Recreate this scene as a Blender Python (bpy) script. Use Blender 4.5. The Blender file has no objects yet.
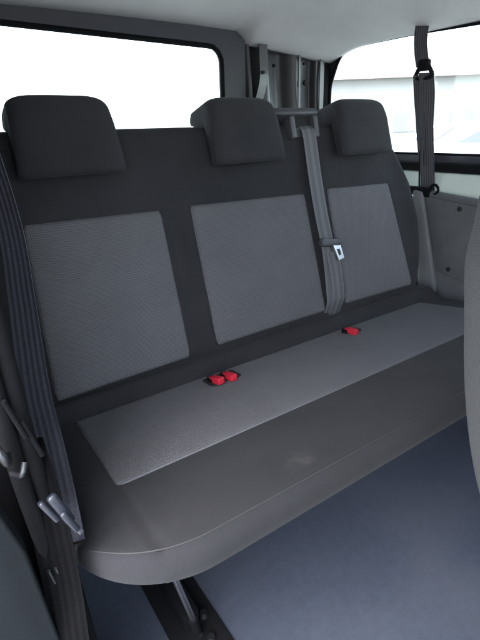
import bpy, bmesh, math, random
import numpy as np
from mathutils import Vector, Matrix

random.seed(4)
scene = bpy.context.scene
COL = scene.collection

# ------------------------------------------------------------------ camera
CAM = Vector((-0.0009, -0.8852, 0.5581))
YAW, PITCH, ROLL = 0.5856, 0.3960, -0.0291
cd = bpy.data.cameras.new('camera')
cam = bpy.data.objects.new('camera', cd)
COL.objects.link(cam)
cd.sensor_fit = 'VERTICAL'
cd.sensor_height = 24.0
cd.lens = 24.0 * 456.5 / 640.0
cd.clip_start = 0.02
cd.clip_end = 2000
_f = Vector((math.sin(YAW) * math.cos(PITCH), math.cos(YAW) * math.cos(PITCH), -math.sin(PITCH)))
_r = Vector((math.cos(YAW), -math.sin(YAW), 0))
_u = _r.cross(_f)
_c, _s = math.cos(ROLL), math.sin(ROLL)
RR, UU = _c * _r + _s * _u, -_s * _r + _c * _u
m3 = Matrix((RR, UU, -_f)).transposed()
cam.matrix_world = Matrix.Translation(CAM) @ m3.to_4x4()
scene.camera = cam

# ------------------------------------------------------------------ sky, sun, exposure
SUN_EL, SUN_AZ = math.radians(60), math.radians(252)      # veiled sun, in through the open side door
world = bpy.data.worlds.new('World')
scene.world = world
world.use_nodes = True
wn = world.node_tree.nodes
sky = wn.new('ShaderNodeTexSky')
sky.sky_type = 'NISHITA'
sky.sun_disc = False
sky.sun_elevation = SUN_EL
sky.sun_rotation = SUN_AZ
sky.air_density = 1.0
sky.dust_density = 1.5
sky.ozone_density = 1.0
bg = wn['Background']
bg.inputs['Strength'].default_value = 0.15
hs = wn.new('ShaderNodeHueSaturation')                    # thin overcast: paler than a clear sky
hs.inputs['Saturation'].default_value = 0.5
world.node_tree.links.new(sky.outputs[0], hs.inputs['Color'])
world.node_tree.links.new(hs.outputs[0], bg.inputs['Color'])
sd = bpy.data.lights.new('sun', 'SUN')
sd.energy = 1.4
sd.angle = math.radians(60)
sd.color = (1.0, 0.99, 0.98)
sun = bpy.data.objects.new('sun', sd)
COL.objects.link(sun)
sdir = Vector((math.sin(SUN_AZ) * math.cos(SUN_EL), math.cos(SUN_AZ) * math.cos(SUN_EL), math.sin(SUN_EL)))
sun.rotation_euler = sdir.to_track_quat('Z', 'Y').to_euler()
scene.view_settings.view_transform = 'Standard'
scene.view_settings.look = 'None'
scene.view_settings.exposure = 3.25
scene.view_settings.gamma = 1.0

# ------------------------------------------------------------------ materials
def mat(name, col, rough=0.6, metal=0.0, var=0.0, vscale=20.0, bump=0.0, bscale=200.0, sheen=0.0, spec=0.5, coat=0.0):
    m = bpy.data.materials.new(name)
    m.use_nodes = True
    nt = m.node_tree
    b = nt.nodes['Principled BSDF']
    b.inputs['Base Color'].default_value = (*col, 1)
    b.inputs['Roughness'].default_value = rough
    b.inputs['Metallic'].default_value = metal
    b.inputs['Specular IOR Level'].default_value = spec
    b.inputs['Sheen Weight'].default_value = sheen
    b.inputs['Coat Weight'].default_value = coat
    tc = nt.nodes.new('ShaderNodeTexCoord')
    if var:
        n = nt.nodes.new('ShaderNodeTexNoise')
        n.inputs['Scale'].default_value = vscale
        n.inputs['Detail'].default_value = 6
        n.inputs['Roughness'].default_value = 0.65
        nt.links.new(tc.outputs['Object'], n.inputs['Vector'])
        mr = nt.nodes.new('ShaderNodeMapRange')
        mr.inputs['From Min'].default_value = 0.25
        mr.inputs['From Max'].default_value = 0.75
        mr.inputs['To Min'].default_value = 1 - var
        mr.inputs['To Max'].default_value = 1 + var
        nt.links.new(n.outputs['Fac'], mr.inputs['Value'])
        mx = nt.nodes.new('ShaderNodeVectorMath')
        mx.operation = 'SCALE'
        mx.inputs[0].default_value = col
        nt.links.new(mr.outputs[0], mx.inputs['Scale'])
        nt.links.new(mx.outputs[0], b.inputs['Base Color'])
    if bump:
        n2 = nt.nodes.new('ShaderNodeTexNoise')
        n2.inputs['Scale'].default_value = bscale
        n2.inputs['Detail'].default_value = 3
        nt.links.new(tc.outputs['Object'], n2.inputs['Vector'])
        bp = nt.nodes.new('ShaderNodeBump')
        bp.inputs['Strength'].default_value = bump
        bp.inputs['Distance'].default_value = 0.002
        nt.links.new(n2.outputs['Fac'], bp.inputs['Height'])
        nt.links.new(bp.outputs[0], b.inputs['Normal'])
    return m


def knit(name, c0, c1, scale=190.0, bump=0.6, blotch=0.12, scuff=None, weave=1.0):
    """woven upholstery: offset rows of small oval stitches read from the UV map (metres)"""
    m = bpy.data.materials.new(name)
    m.use_nodes = True
    nt = m.node_tree
    L = nt.links.new
    b = nt.nodes['Principled BSDF']
    b.inputs['Roughness'].default_value = 0.95
    b.inputs['Specular IOR Level'].default_value = 0.2
    b.inputs['Sheen Weight'].default_value = 0.04
    b.inputs['Sheen Roughness'].default_value = 0.5
    uv = nt.nodes.new('ShaderNodeUVMap')
    tc = nt.nodes.new('ShaderNodeTexCoord')
    sep = nt.nodes.new('ShaderNodeSeparateXYZ')
    L(uv.outputs[0], sep.inputs[0])

    def wave(a, bb):
        # sin(k(a*u+b*v))
        ma = nt.nodes.new('ShaderNodeMath'); ma.operation = 'MULTIPLY'; ma.inputs[1].default_value = a
        mb = nt.nodes.new('ShaderNodeMath'); mb.operation = 'MULTIPLY_ADD'; mb.inputs[1].default_value = bb
        L(sep.outputs[0], ma.inputs[0]); L(sep.outputs[1], mb.inputs[0]); L(ma.outputs[0], mb.inputs[2])
        s = nt.nodes.new('ShaderNodeMath'); s.operation = 'SINE'
        L(mb.outputs[0], s.inputs[0])
        return s.outputs[0]
    k = scale * 2 * math.pi
    w1 = wave(k, k * 0.6)
    w2 = wave(k, -k * 0.6)
    mul = nt.nodes.new('ShaderNodeMath'); mul.operation = 'MULTIPLY'
    L(w1, mul.inputs[0]); L(w2, mul.inputs[1])
    nz = nt.nodes.new('ShaderNodeTexNoise'); nz.inputs['Scale'].default_value = 420; nz.inputs['Detail'].default_value = 2
    L(tc.outputs['Object'], nz.inputs['Vector'])
    add = nt.nodes.new('ShaderNodeMath'); add.operation = 'ADD'
    wv = nt.nodes.new('ShaderNodeMath'); wv.operation = 'MULTIPLY'; wv.inputs[1].default_value = weave
    L(mul.outputs[0], wv.inputs[0])
    L(wv.outputs[0], add.inputs[0]); L(nz.outputs['Fac'], add.inputs[1])
    mr = nt.nodes.new('ShaderNodeMapRange')
    mr.inputs['From Min'].default_value = -0.3; mr.inputs['From Max'].default_value = 1.3
    L(add.outputs[0], mr.inputs['Value'])
    mix = nt.nodes.new('ShaderNodeMix'); mix.data_type = 'RGBA'
    mix.inputs['A'].default_value = (*c0, 1); mix.inputs['B'].default_value = (*c1, 1)
    L(mr.outputs[0], mix.inputs['Factor'])
    nb = nt.nodes.new('ShaderNodeTexNoise'); nb.inputs['Scale'].default_value = 9; nb.inputs['Detail'].default_value = 5
    L(tc.outputs['Object'], nb.inputs['Vector'])
    mr2 = nt.nodes.new('ShaderNodeMapRange')
    mr2.inputs['From Min'].default_value = 0.3; mr2.inputs['From Max'].default_value = 0.7
    mr2.inputs['To Min'].default_value = 1 - blotch; mr2.inputs['To Max'].default_value = 1 + blotch
    L(nb.outputs['Fac'], mr2.inputs['Value'])
    sc = nt.nodes.new('ShaderNodeVectorMath'); sc.operation = 'SCALE'
    L(mix.outputs['Result'], sc.inputs[0]); L(mr2.outputs[0], sc.inputs['Scale'])
    col = sc.outputs[0]
    if scuff:
        (sx, sy, sz), rad, c = scuff
        dm = nt.nodes.new('ShaderNodeVectorMath'); dm.operation = 'DISTANCE'
        dm.inputs[1].default_value = (sx, sy, sz)
        L(tc.outputs['Object'], dm.inputs[0])
        ns = nt.nodes.new('ShaderNodeTexNoise'); ns.inputs['Scale'].default_value = 45; ns.inputs['Detail'].default_value = 4
        L(tc.outputs['Object'], ns.inputs['Vector'])
        s1 = nt.nodes.new('ShaderNodeMapRange')
        s1.inputs['From Min'].default_value = rad; s1.inputs['From Max'].default_value = rad * 0.2
        L(dm.outputs['Value'], s1.inputs['Value'])
        s2 = nt.nodes.new('ShaderNodeMapRange')
        s2.inputs['From Min'].default_value = 0.48; s2.inputs['From Max'].default_value = 0.68
        L(ns.outputs['Fac'], s2.inputs['Value'])
        mm = nt.nodes.new('ShaderNodeMath'); mm.operation = 'MULTIPLY'
        L(s1.outputs[0], mm.inputs[0]); L(s2.outputs[0], mm.inputs[1])
        m3_ = nt.nodes.new('ShaderNodeMix'); m3_.data_type = 'RGBA'
        L(col, m3_.inputs['A']); m3_.inputs['B'].default_value = (*c, 1)
        L(mm.outputs[0], m3_.inputs['Factor'])
        col = m3_.outputs['Result']
    L(col, b.inputs['Base Color'])
    bp = nt.nodes.new('ShaderNodeBump')
    bp.inputs['Strength'].default_value = bump; bp.inputs['Distance'].default_value = 0.0012
    L(add.outputs[0], bp.inputs['Height'])
    bp2 = nt.nodes.new('ShaderNodeBump')
    bp2.inputs['Strength'].default_value = 0.55; bp2.inputs['Distance'].default_value = 0.008
    L(nb.outputs['Fac'], bp2.inputs['Height']); L(bp.outputs[0], bp2.inputs['Normal'])
    L(bp2.outputs[0], b.inputs['Normal'])
    return m


def webbing_mat(name, c0, c1, ribs=6, spec=0.25):
    m = bpy.data.materials.new(name)
    m.use_nodes = True
    nt = m.node_tree
    L = nt.links.new
    b = nt.nodes['Principled BSDF']
    b.inputs['Roughness'].default_value = 0.75
    b.inputs['Specular IOR Level'].default_value = spec
    uv = nt.nodes.new('ShaderNodeUVMap')
    sep = nt.nodes.new('ShaderNodeSeparateXYZ')
    L(uv.outputs[0], sep.inputs[0])
    ma = nt.nodes.new('ShaderNodeMath'); ma.operation = 'MULTIPLY'; ma.inputs[1].default_value = 2 * math.pi * ribs
    L(sep.outputs[0], ma.inputs[0])
    s = nt.nodes.new('ShaderNodeMath'); s.operation = 'COSINE'
    L(ma.outputs[0], s.inputs[0])
    mv = nt.nodes.new('ShaderNodeMath'); mv.operation = 'MULTIPLY'; mv.inputs[1].default_value = 2 * math.pi * 300
    L(sep.outputs[1], mv.inputs[0])
    sv = nt.nodes.new('ShaderNodeMath'); sv.operation = 'SINE'
    L(mv.outputs[0], sv.inputs[0])
    ad = nt.nodes.new('ShaderNodeMath'); ad.operation = 'MULTIPLY_ADD'; ad.inputs[1].default_value = 0.25
    L(sv.outputs[0], ad.inputs[0]); L(s.outputs[0], ad.inputs[2])
    mr = nt.nodes.new('ShaderNodeMapRange')
    mr.inputs['From Min'].default_value = -1.2; mr.inputs['From Max'].default_value = 1.2
    L(ad.outputs[0], mr.inputs['Value'])
    mix = nt.nodes.new('ShaderNodeMix'); mix.data_type = 'RGBA'
    mix.inputs['A'].default_value = (*c0, 1); mix.inputs['B'].default_value = (*c1, 1)
    L(mr.outputs[0], mix.inputs['Factor'])
    L(mix.outputs['Result'], b.inputs['Base Color'])
    bp = nt.nodes.new('ShaderNodeBump'); bp.inputs['Strength'].default_value = 0.5; bp.inputs['Distance'].default_value = 0.001
    L(ad.outputs[0], bp.inputs['Height']); L(bp.outputs[0], b.inputs['Normal'])
    return m


def glass_mat(name, tint=(0.9, 0.95, 0.94)):
    m = bpy.data.materials.new(name)
    m.use_nodes = True
    nt = m.node_tree
    nt.nodes.remove(nt.nodes['Principled BSDF'])
    out = nt.nodes['Material Output']
    tr = nt.nodes.new('ShaderNodeBsdfTransparent'); tr.inputs[0].default_value = (*tint, 1)
    gl = nt.nodes.new('ShaderNodeBsdfGlossy'); gl.inputs['Roughness'].default_value = 0.02
    lw = nt.nodes.new('ShaderNodeLayerWeight')
    pw = nt.nodes.new('ShaderNodeMath'); pw.operation = 'POWER'; pw.inputs[1].default_value = 5
    nt.links.new(lw.outputs['Facing'], pw.inputs[0])
    fr = nt.nodes.new('ShaderNodeMath'); fr.operation = 'MULTIPLY_ADD'; fr.inputs[1].default_value = 0.8; fr.inputs[2].default_value = 0.03
    nt.links.new(pw.outputs[0], fr.inputs[0])
    ms = nt.nodes.new('ShaderNodeMixShader')
    nt.links.new(fr.outputs[0], ms.inputs[0]); nt.links.new(tr.outputs[0], ms.inputs[1]); nt.links.new(gl.outputs[0], ms.inputs[2])
    nt.links.new(ms.outputs[0], out.inputs['Surface'])
    return m


M = {}
M['dark'] = knit('dark_upholstery', (0.0142, 0.0142, 0.0164), (0.0252, 0.0252, 0.0286), scale=230, bump=0.35, blotch=0.14, weave=0.3,
                 scuff=((0.415, -0.44, 0.06), 0.045, (0.034, 0.033, 0.034)))
M['grey'] = knit('grey_woven_upholstery', (0.064, 0.064, 0.071), (0.124, 0.123, 0.134), scale=165, bump=0.6, blotch=0.06)
M['thread'] = mat('seam_thread', (0.021, 0.0205, 0.022), 0.8)
M['webblack'] = webbing_mat('shaded_black_webbing', (0.0022, 0.0022, 0.0026), (0.0042, 0.0041, 0.0048), 5, 0.04)  # black strap, darkened further: the shade at the door opening is in its colour
M['web'] = webbing_mat('grey_webbing', (0.068, 0.070, 0.076), (0.108, 0.110, 0.118), 2)
M['webdark'] = webbing_mat('black_webbing', (0.022, 0.022, 0.026), (0.05, 0.05, 0.057), 6)
M['webblue'] = webbing_mat('charcoal_webbing', (0.036, 0.037, 0.050), (0.050, 0.051, 0.066), 5)
M['plas'] = mat('grey_plastic', (0.036, 0.037, 0.042), 0.5, bump=0.15, bscale=500, var=0.08, vscale=40)
M['plasdark'] = mat('black_plastic', (0.004, 0.004, 0.005), 0.8, spec=0.10, bump=0.15, bscale=500, var=0.15, vscale=30)
M['frame'] = mat('window_surround_plastic', (0.022, 0.023, 0.030), 0.55, bump=0.2, bscale=400, var=0.12, vscale=25)
M['rubber'] = mat('black_rubber', (0.006, 0.006, 0.007), 0.9, spec=0.1, var=0.2, vscale=60)
M['red'] = mat('red_plastic', (0.42, 0.014, 0.03), 0.4, var=0.08, vscale=80)
M['steel'] = mat('bare_steel', (0.55, 0.55, 0.57), 0.3, 1.0, var=0.1, vscale=60)
M['zinc'] = mat('dull_zinc', (0.06, 0.062, 0.068), 0.5, 1.0, var=0.2, vscale=50)
M['primer'] = mat('grey_painted_metal', (0.036, 0.037, 0.040), 0.4, 0.0, var=0.15, vscale=14, coat=0.15)
M['primerlight'] = mat('light_grey_painted_metal', (0.040, 0.041, 0.044), 0.4, 0.0, var=0.1, vscale=14, coat=0.2)
M['paint'] = mat('pale_green_white_paint', (0.50, 0.56, 0.52), 0.3, var=0.04, vscale=10, coat=0.5)
M['trim'] = mat('grey_trim_board', (0.075, 0.078, 0.085), 0.75, var=0.14, vscale=18, bump=0.3, bscale=350)
M['trimlight'] = mat('light_grey_trim', (0.10, 0.103, 0.11), 0.6, var=0.08, vscale=25, bump=0.15, bscale=400)
M['headliner'] = mat('headliner_fabric', (0.38, 0.38, 0.375), 0.9, var=0.06, vscale=12, bump=0.3, bscale=450)
M['floor'] = mat('blue_grey_floor', (0.030, 0.0375, 0.058), 0.75, var=0.16, vscale=45, bump=0.22, bscale=520)
def add_grit(m, col):
    nt = m.node_tree
    b = nt.nodes['Principled BSDF']
    src = b.inputs['Base Color'].links[0].from_socket
    tc = nt.nodes.new('ShaderNodeTexCoord')
    fac = None
    for scale, lo, hi in ((260, 0.66, 0.74), (3, 0.45, 1.1)):
        n = nt.nodes.new('ShaderNodeTexNoise'); n.inputs['Scale'].default_value = scale; n.inputs['Detail'].default_value = 4
        nt.links.new(tc.outputs['Object'], n.inputs['Vector'])
        r = nt.nodes.new('ShaderNodeMapRange'); r.inputs['From Min'].default_value = lo; r.inputs['From Max'].default_value = hi
        r.inputs['To Max'].default_value = 0.6
        nt.links.new(n.outputs['Fac'], r.inputs['Value'])
        mx = nt.nodes.new('ShaderNodeMix'); mx.data_type = 'RGBA'
        nt.links.new(src, mx.inputs['A']); mx.inputs['B'].default_value = (*col, 1)
        nt.links.new(r.outputs[0], mx.inputs['Factor'])
        src = mx.outputs['Result']
    nt.links.new(src, b.inputs['Base Color'])
add_grit(M['floor'], (0.085, 0.088, 0.10))
M['hole'] = mat('black_hole', (0.006, 0.006, 0.006), 0.9)
M['glass'] = glass_mat('window_glass')
M['seatgrey'] = knit('front_seat_upholstery', (0.027, 0.0275, 0.028), (0.041, 0.0415, 0.042), scale=300, bump=0.4, blotch=0.08)
M['asphalt'] = mat('pale_concrete', (0.34, 0.34, 0.33), 0.9, var=0.1, vscale=0.6)
M['wall'] = mat('pale_render', (0.20, 0.195, 0.19), 0.9, var=0.05, vscale=0.5)
M['roofing'] = mat('red_roof_tiles', (0.165, 0.125, 0.117), 0.85, var=0.1, vscale=2)
M['carwhite'] = mat('white_car_paint', (0.7, 0.7, 0.7), 0.25, coat=1)
M['carsilver'] = mat('silver_car_paint', (0.42, 0.43, 0.45), 0.25, coat=1)
M['carglass'] = mat('dark_car_glass', (0.10, 0.105, 0.11), 0.5)
M['paleglass'] = mat('pale_window_glass', (0.15, 0.155, 0.16), 0.5)
M['tyre'] = mat('tyre_rubber', (0.03, 0.03, 0.03), 0.8)

# ------------------------------------------------------------------ helpers
def link(name, me, m, parent=None, smooth=True):
    o = bpy.data.objects.new(name, me)
    COL.objects.link(o)
    if m is not None:
        me.materials.append(m)
    if smooth:
        for p in me.polygons:
            p.use_smooth = True
    if parent is not None:
        o.parent = parent
    return o


def thing(name, label, cat, loc=(0, 0, 0), group=None):
    o = bpy.data.objects.new(name, None)
    COL.objects.link(o)
    o.location = (0, 0, 0)
    o.empty_display_size = 0.05
    o['label'] = label
    o['category'] = cat
    if group:
        o['group'] = group
    return o


def tag(o, label, cat, group=None):
    o['label'] = label
    o['category'] = cat
    if group:
        o['group'] = group
    return o


def grid_mesh(name, P, uv=None, closed_v=False, caps=False):
    """P: array (nu, nv, 3)"""
    nu, nv = P.shape[:2]
    verts = P.reshape(-1, 3).tolist()
    faces = []
    jmax = nv if closed_v else nv - 1
    for i in range(nu - 1):
        for j in range(jmax):
            j2 = (j + 1) % nv
            faces.append((i * nv + j, i * nv + j2, (i + 1) * nv + j2, (i + 1) * nv + j))
    if caps:
        faces.append(tuple(range(nv))[::-1])
        faces.append(tuple((nu - 1) * nv + j for j in range(nv)))
    me = bpy.data.meshes.new(name)
    me.from_pydata(verts, [], faces)
    if uv is not None:
        U = uv.reshape(-1, 2)
        lay = me.uv_layers.new(name='UVMap')
        idx = np.zeros(len(me.loops), dtype=np.int32)
        me.loops.foreach_get('vertex_index', idx)
        lay.data.foreach_set('uv', U[idx].astype(np.float32).ravel())
    me.update()
    bm = bmesh.new(); bm.from_mesh(me)
    bmesh.ops.recalc_face_normals(bm, faces=bm.faces)
    bm.to_mesh(me); bm.free()
    return me


def arclen(prof):
    d = np.linalg.norm(np.diff(np.vstack([prof, prof[:1]]), axis=0), axis=1)
    return np.concatenate([[0], np.cumsum(d)[:-1]])


def rounded_poly(pts, step=0.006):
    """pts: list of (a, b, radius) -> dense closed outline (fillets at the corners)"""
    n = len(pts)
    out = []
    for i in range(n):
        p = np.array(pts[i][:2]); a = np.array(pts[i - 1][:2]); c = np.array(pts[(i + 1) % n][:2])
        r = pts[i][2]
        u = (a - p) / np.linalg.norm(a - p); w = (c - p) / np.linalg.norm(c - p)
        ang = math.acos(max(-1, min(1, float(u @ w))))
        if r < 1e-5:
            out.append(p); continue
        d = min(r / math.tan(ang / 2), 0.48 * np.linalg.norm(a - p), 0.48 * np.linalg.norm(c - p))
        r2 = d * math.tan(ang / 2)
        cen = p + (u + w) / np.linalg.norm(u + w) * (r2 / math.sin(ang / 2))
        s = p + u * d - cen; e = p + w * d - cen
        tot = math.pi - ang
        k = max(4, int(tot * r2 / step))
        a0 = math.atan2(s[1], s[0]); a1 = math.atan2(e[1], e[0])
        da = (a1 - a0 + math.pi) % (2 * math.pi) - math.pi
        for q in range(k + 1):
            t = a0 + da * q / k
            out.append(cen + r2 * np.array([math.cos(t), math.sin(t)]))
    res = []
    m_ = len(out)
    for i in range(m_):
        p = np.array(out[i]); q = np.array(out[(i + 1) % m_])
        d = np.linalg.norm(q - p)
        if d < 1e-7:
            continue
        k = max(1, int(d / step))
        for j in range(k):
            res.append(p + (q - p) * j / k)
    return np.array(res)


def prism(name, outline, to3, depth, m, parent=None, bevel=0.0, seg=2, smooth=True):
    """outline: list of 2D points; to3(a, b, d) -> 3D; solid between d=0 and d=depth"""
    bm = bmesh.new()
    v0 = [bm.verts.new(to3(a, b, 0.0)) for a, b in outline]
    v1 = [bm.verts.new(to3(a, b, depth)) for a, b in outline]
    bm.faces.new(v0); bm.faces.new(v1[::-1])
    n = len(outline)
    for i in range(n):
        bm.faces.new((v0[i], v0[(i + 1) % n], v1[(i + 1) % n], v1[i]))
    bmesh.ops.recalc_face_normals(bm, faces=bm.faces)
    if bevel:
        es = [e for e in bm.edges if e.is_manifold and e.calc_face_angle(0) > 0.6]
        bmesh.ops.bevel(bm, geom=es, offset=bevel, segments=seg, affect='EDGES', profile=0.5, clamp_overlap=True)
    me = bpy.data.meshes.new(name); bm.to_mesh(me); bm.free()
    o = link(name, me, m, parent, smooth)
    if smooth:
        sharp(me)
    return o


def sharp(me, ang=0.7):
    try:
        me.set_sharp_from_angle(angle=ang)
    except Exception:
        pass


def box(name, lo, hi, m, parent=None, bevel=0.004, rot=None, seg=2):
    lo = Vector(lo); hi = Vector(hi)
    bm = bmesh.new()
    bmesh.ops.create_cube(bm, size=1)
    for v in bm.verts:
        v.co = Vector(((v.co.x + .5) * (hi.x - lo.x) + lo.x, (v.co.y + .5) * (hi.y - lo.y) + lo.y, (v.co.z + .5) * (hi.z - lo.z) + lo.z))
    if bevel:
        bmesh.ops.bevel(bm, geom=bm.edges[:], offset=bevel, segments=seg, affect='EDGES', profile=0.5, clamp_overlap=True)
    if rot is not None:
        c = (lo + hi) / 2
        for v in bm.verts:
            v.co = rot @ (v.co - c) + c
    me = bpy.data.meshes.new(name); bm.to_mesh(me); bm.free()
    o = link(name, me, m, parent)
    sharp(me)
    return o


def catmull(pts, n=8):
    P = [np.array(p, float) for p in pts]
    P = [2 * P[0] - P[1]] + P + [2 * P[-1] - P[-2]]
    out = []
    for i in range(1, len(P) - 2):
        for k in range(n):
            t = k / n
            a, b, c, d = P[i - 1], P[i], P[i + 1], P[i + 2]
            out.append(0.5 * ((2 * b) + (c - a) * t + (2 * a - 5 * b + 4 * c - d) * t * t + (3 * b - a - 3 * c + d) * t ** 3))
    out.append(P[-2])
    return np.array(out)


def tube(name, pts, r, m, parent=None, seg=10, n=6, curve=True):
    path = catmull(pts, n) if curve and len(pts) > 2 else np.array(pts, float)
    T = np.gradient(path, axis=0)
    T /= np.linalg.norm(T, axis=1)[:, None]
    up = np.array([0.13, 0.31, 0.94])
    rows = []
    for p, t in zip(path, T):
        a = np.cross(t, up); a /= np.linalg.norm(a)
        b = np.cross(t, a)
        rows.append([p + r * (math.cos(q) * a + math.sin(q) * b) for q in np.linspace(0, 2 * math.pi, seg, endpoint=False)])
    me = grid_mesh(name, np.array(rows), closed_v=True, caps=True)
    o = link(name, me, m, parent)
    sharp(me, 0.9)
    return o


def ribbon(name, pts, wdirs, width, m, parent=None, thick=0.0016, n=10, curl=0.0):
    path = catmull(pts, n)
    W = catmull(wdirs, n)
    W /= np.linalg.norm(W, axis=1)[:, None]
    T = np.gradient(path, axis=0); T /= np.linalg.norm(T, axis=1)[:, None]
    N = np.cross(T, W); N /= np.linalg.norm(N, axis=1)[:, None]
    dist = np.concatenate([[0], np.cumsum(np.linalg.norm(np.diff(path, axis=0), axis=1))])
    us = np.linspace(-0.5, 0.5, 9)
    loop = [(u, thick / 2) for u in us] + [(u, -thick / 2) for u in us[::-1]]
    rows, uvs = [], []
    for p, w, nn, d in zip(path, W, N, dist):
        rows.append([p + w * (u * width) + nn * (h + curl * (u * u * 4)) for u, h in loop])
        uvs.append([(u + 0.5, d) for u, h in loop])
    me = grid_mesh(name, np.array(rows), np.array(uvs), closed_v=True, caps=True)
    o = link(name, me, m, parent)
    sharp(me, 1.0)
    return o


def end_xs(x0, x1, r, step):
    k = max(10, int(r * 160))
    th = np.linspace(0, math.pi / 2, k)
    e = r * (1 - np.cos(th)) + 1e-4
    mid = np.linspace(x0 + r, x1 - r, max(3, int((x1 - x0 - 2 * r) / step)))
    return np.concatenate([x0 + e[:-1], mid, (x1 - e[:-1])[::-1]])


def bowl(d, r):
    """inset of a rounded edge at distance d from the end"""
    if d >= r:
        return 0.0
    return r - math.sqrt(max(0.0, r * r - (r - d) ** 2))

# backrest frame: t runs up along the backrest, n points out of its face to the front
BETA = 0.3393
SB, CB = math.sin(BETA), math.cos(BETA)
ALPHA = 0.1256
def BK(x, t, n):
    return (x, t * SB - n * CB, t * CB + n * SB)
SA, CA = math.sin(ALPHA), math.cos(ALPHA)
def ST(x, s, h):
    # seat frame: s runs forward along the cushion, h out of its top
    return (x, -s * CA + h * SA * 1.0, s * SA + h * CA)

# ------------------------------------------------------------------ the place round the van
def ground():
    bm = bmesh.new()
    vs = [bm.verts.new(c) for c in ((-700, -700, -0.95), (700, -700, -0.95), (700, 700, -0.95), (-700, 700, -0.95))]
    bm.faces.new(vs)
    me = bpy.data.meshes.new('ground'); bm.to_mesh(me); bm.free()
    o = link('ground', me, M['asphalt'], smooth=False)
    o['kind'] = 'structure'
ground()

FLOOR = -0.38
# van floor
fl = box('floor', (-0.06, -2.6, FLOOR - 0.06), (1.6, 0.75, FLOOR), M['floor'], bevel=0)
fl['kind'] = 'structure'

# headliner, rounded down to the rear and to the right-hand side
def ceiling():
    xs = np.linspace(-0.12, 1.56, 90)
    ys = np.linspace(-2.6, 0.74, 150)
    P = np.zeros((len(xs), len(ys), 3))
    for i, x in enumerate(xs):
        for j, y in enumerate(ys):
            dy = max(0.0, 0.73 - y); dx = max(0.0, 1.56 - x); dl = max(0.0, x + 0.12)
            A = 0.09 * math.exp(-(dy / 0.16) ** 1.4)
            B = 0.14 * math.exp(-(dx / 0.30) ** 1.3)
            C_ = 0.10 * math.exp(-(dl / 0.15) ** 1.3)
            q = min(1, max(0, (x - 1.085) / 0.06)); q = q * q * (3 - 2 * q)
            H = 0.040 * q * math.exp(-(dy / 0.10) ** 2)
            P[i, j] = (x, y, 0.985 - A - B * (1 - 0.62 * A / 0.09) - C_ - H)
    me = grid_mesh('ceiling', P)
    o = link('ceiling', me, M['headliner'])
    md = o.modifiers.new('thick', 'SOLIDIFY'); md.thickness = 0.012; md.offset = 1
    o['kind'] = 'structure'
    return o
ceiling()
rf = box('van_roof', (-0.14, -2.6, 1.06), (1.62, 0.84, 1.09), M['paint'], bevel=0.01)
tag(rf, 'pale painted roof panel above the grey headliner', 'roof')

# ---- tail door with its window
def rear_door():
    t = thing('tail_door', 'dark trimmed tail door with wide bright window behind the bench', 'van door')
    def to3(y0):
        return lambda a, b, d: (a, y0 + d, b)
    outer = [(-0.10, -0.38), (1.125, -0.38), (1.125, 1.04), (-0.10, 1.04)]
    hole = rounded_poly([(-0.02, 0.30, 0.05), (1.015, 0.30, 0.05), (1.018, 0.832, 0.05), (0.29, 0.850, 0.9), (-0.02, 0.845, 0.05)], 0.012)
    def ring(name, ou, ho, y0, y1, m, parent):
        # bridge an outline with a hole by radial fan: both closed loops
        bm = bmesh.new()
        def loops(y):
            a = [bm.verts.new((p[0], y, p[1])) for p in ou]
            b = [bm.verts.new((p[0], y, p[1])) for p in ho]
            ea = [bm.edges.new((a[i], a[(i + 1) % len(a)])) for i in range(len(a))]
            eb = [bm.edges.new((b[i], b[(i + 1) % len(b)])) for i in range(len(b))]
            bmesh.ops.triangle_fill(bm, use_beauty=True, edges=ea + eb)
            return a, b
        a0, b0 = loops(y0); a1, b1 = loops(y1)
        for A, B in ((a0, a1), (b0, b1)):
            for i in range(len(A)):
                bm.faces.new((A[i], A[(i + 1) % len(A)], B[(i + 1) % len(B)], B[i]))
        bmesh.ops.recalc_face_normals(bm, faces=bm.faces)
        me = bpy.data.meshes.new(name); bm.to_mesh(me); bm.free()
        o = link(name, me, m, parent); sharp(me, 0.5)
        return o
    ring('door_trim', outer, hole.tolist(), 0.725, 0.745, M['frame'], t)
    # soft raised lip round the opening
    lip = [(p[0], 0.722, p[1]) for p in hole[::2]]
    lip.append(lip[0])
    tube('window_seal', lip, 0.009, M['rubber'], t, seg=8, curve=False)
    gl = prism('window_glass', [(p[0], p[1]) for p in hole[::2]], lambda a, b, d: (a, 0.728 + d, b), 0.004, M['glass'], t, smooth=False)
    return ring
ring = rear_door()

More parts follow.
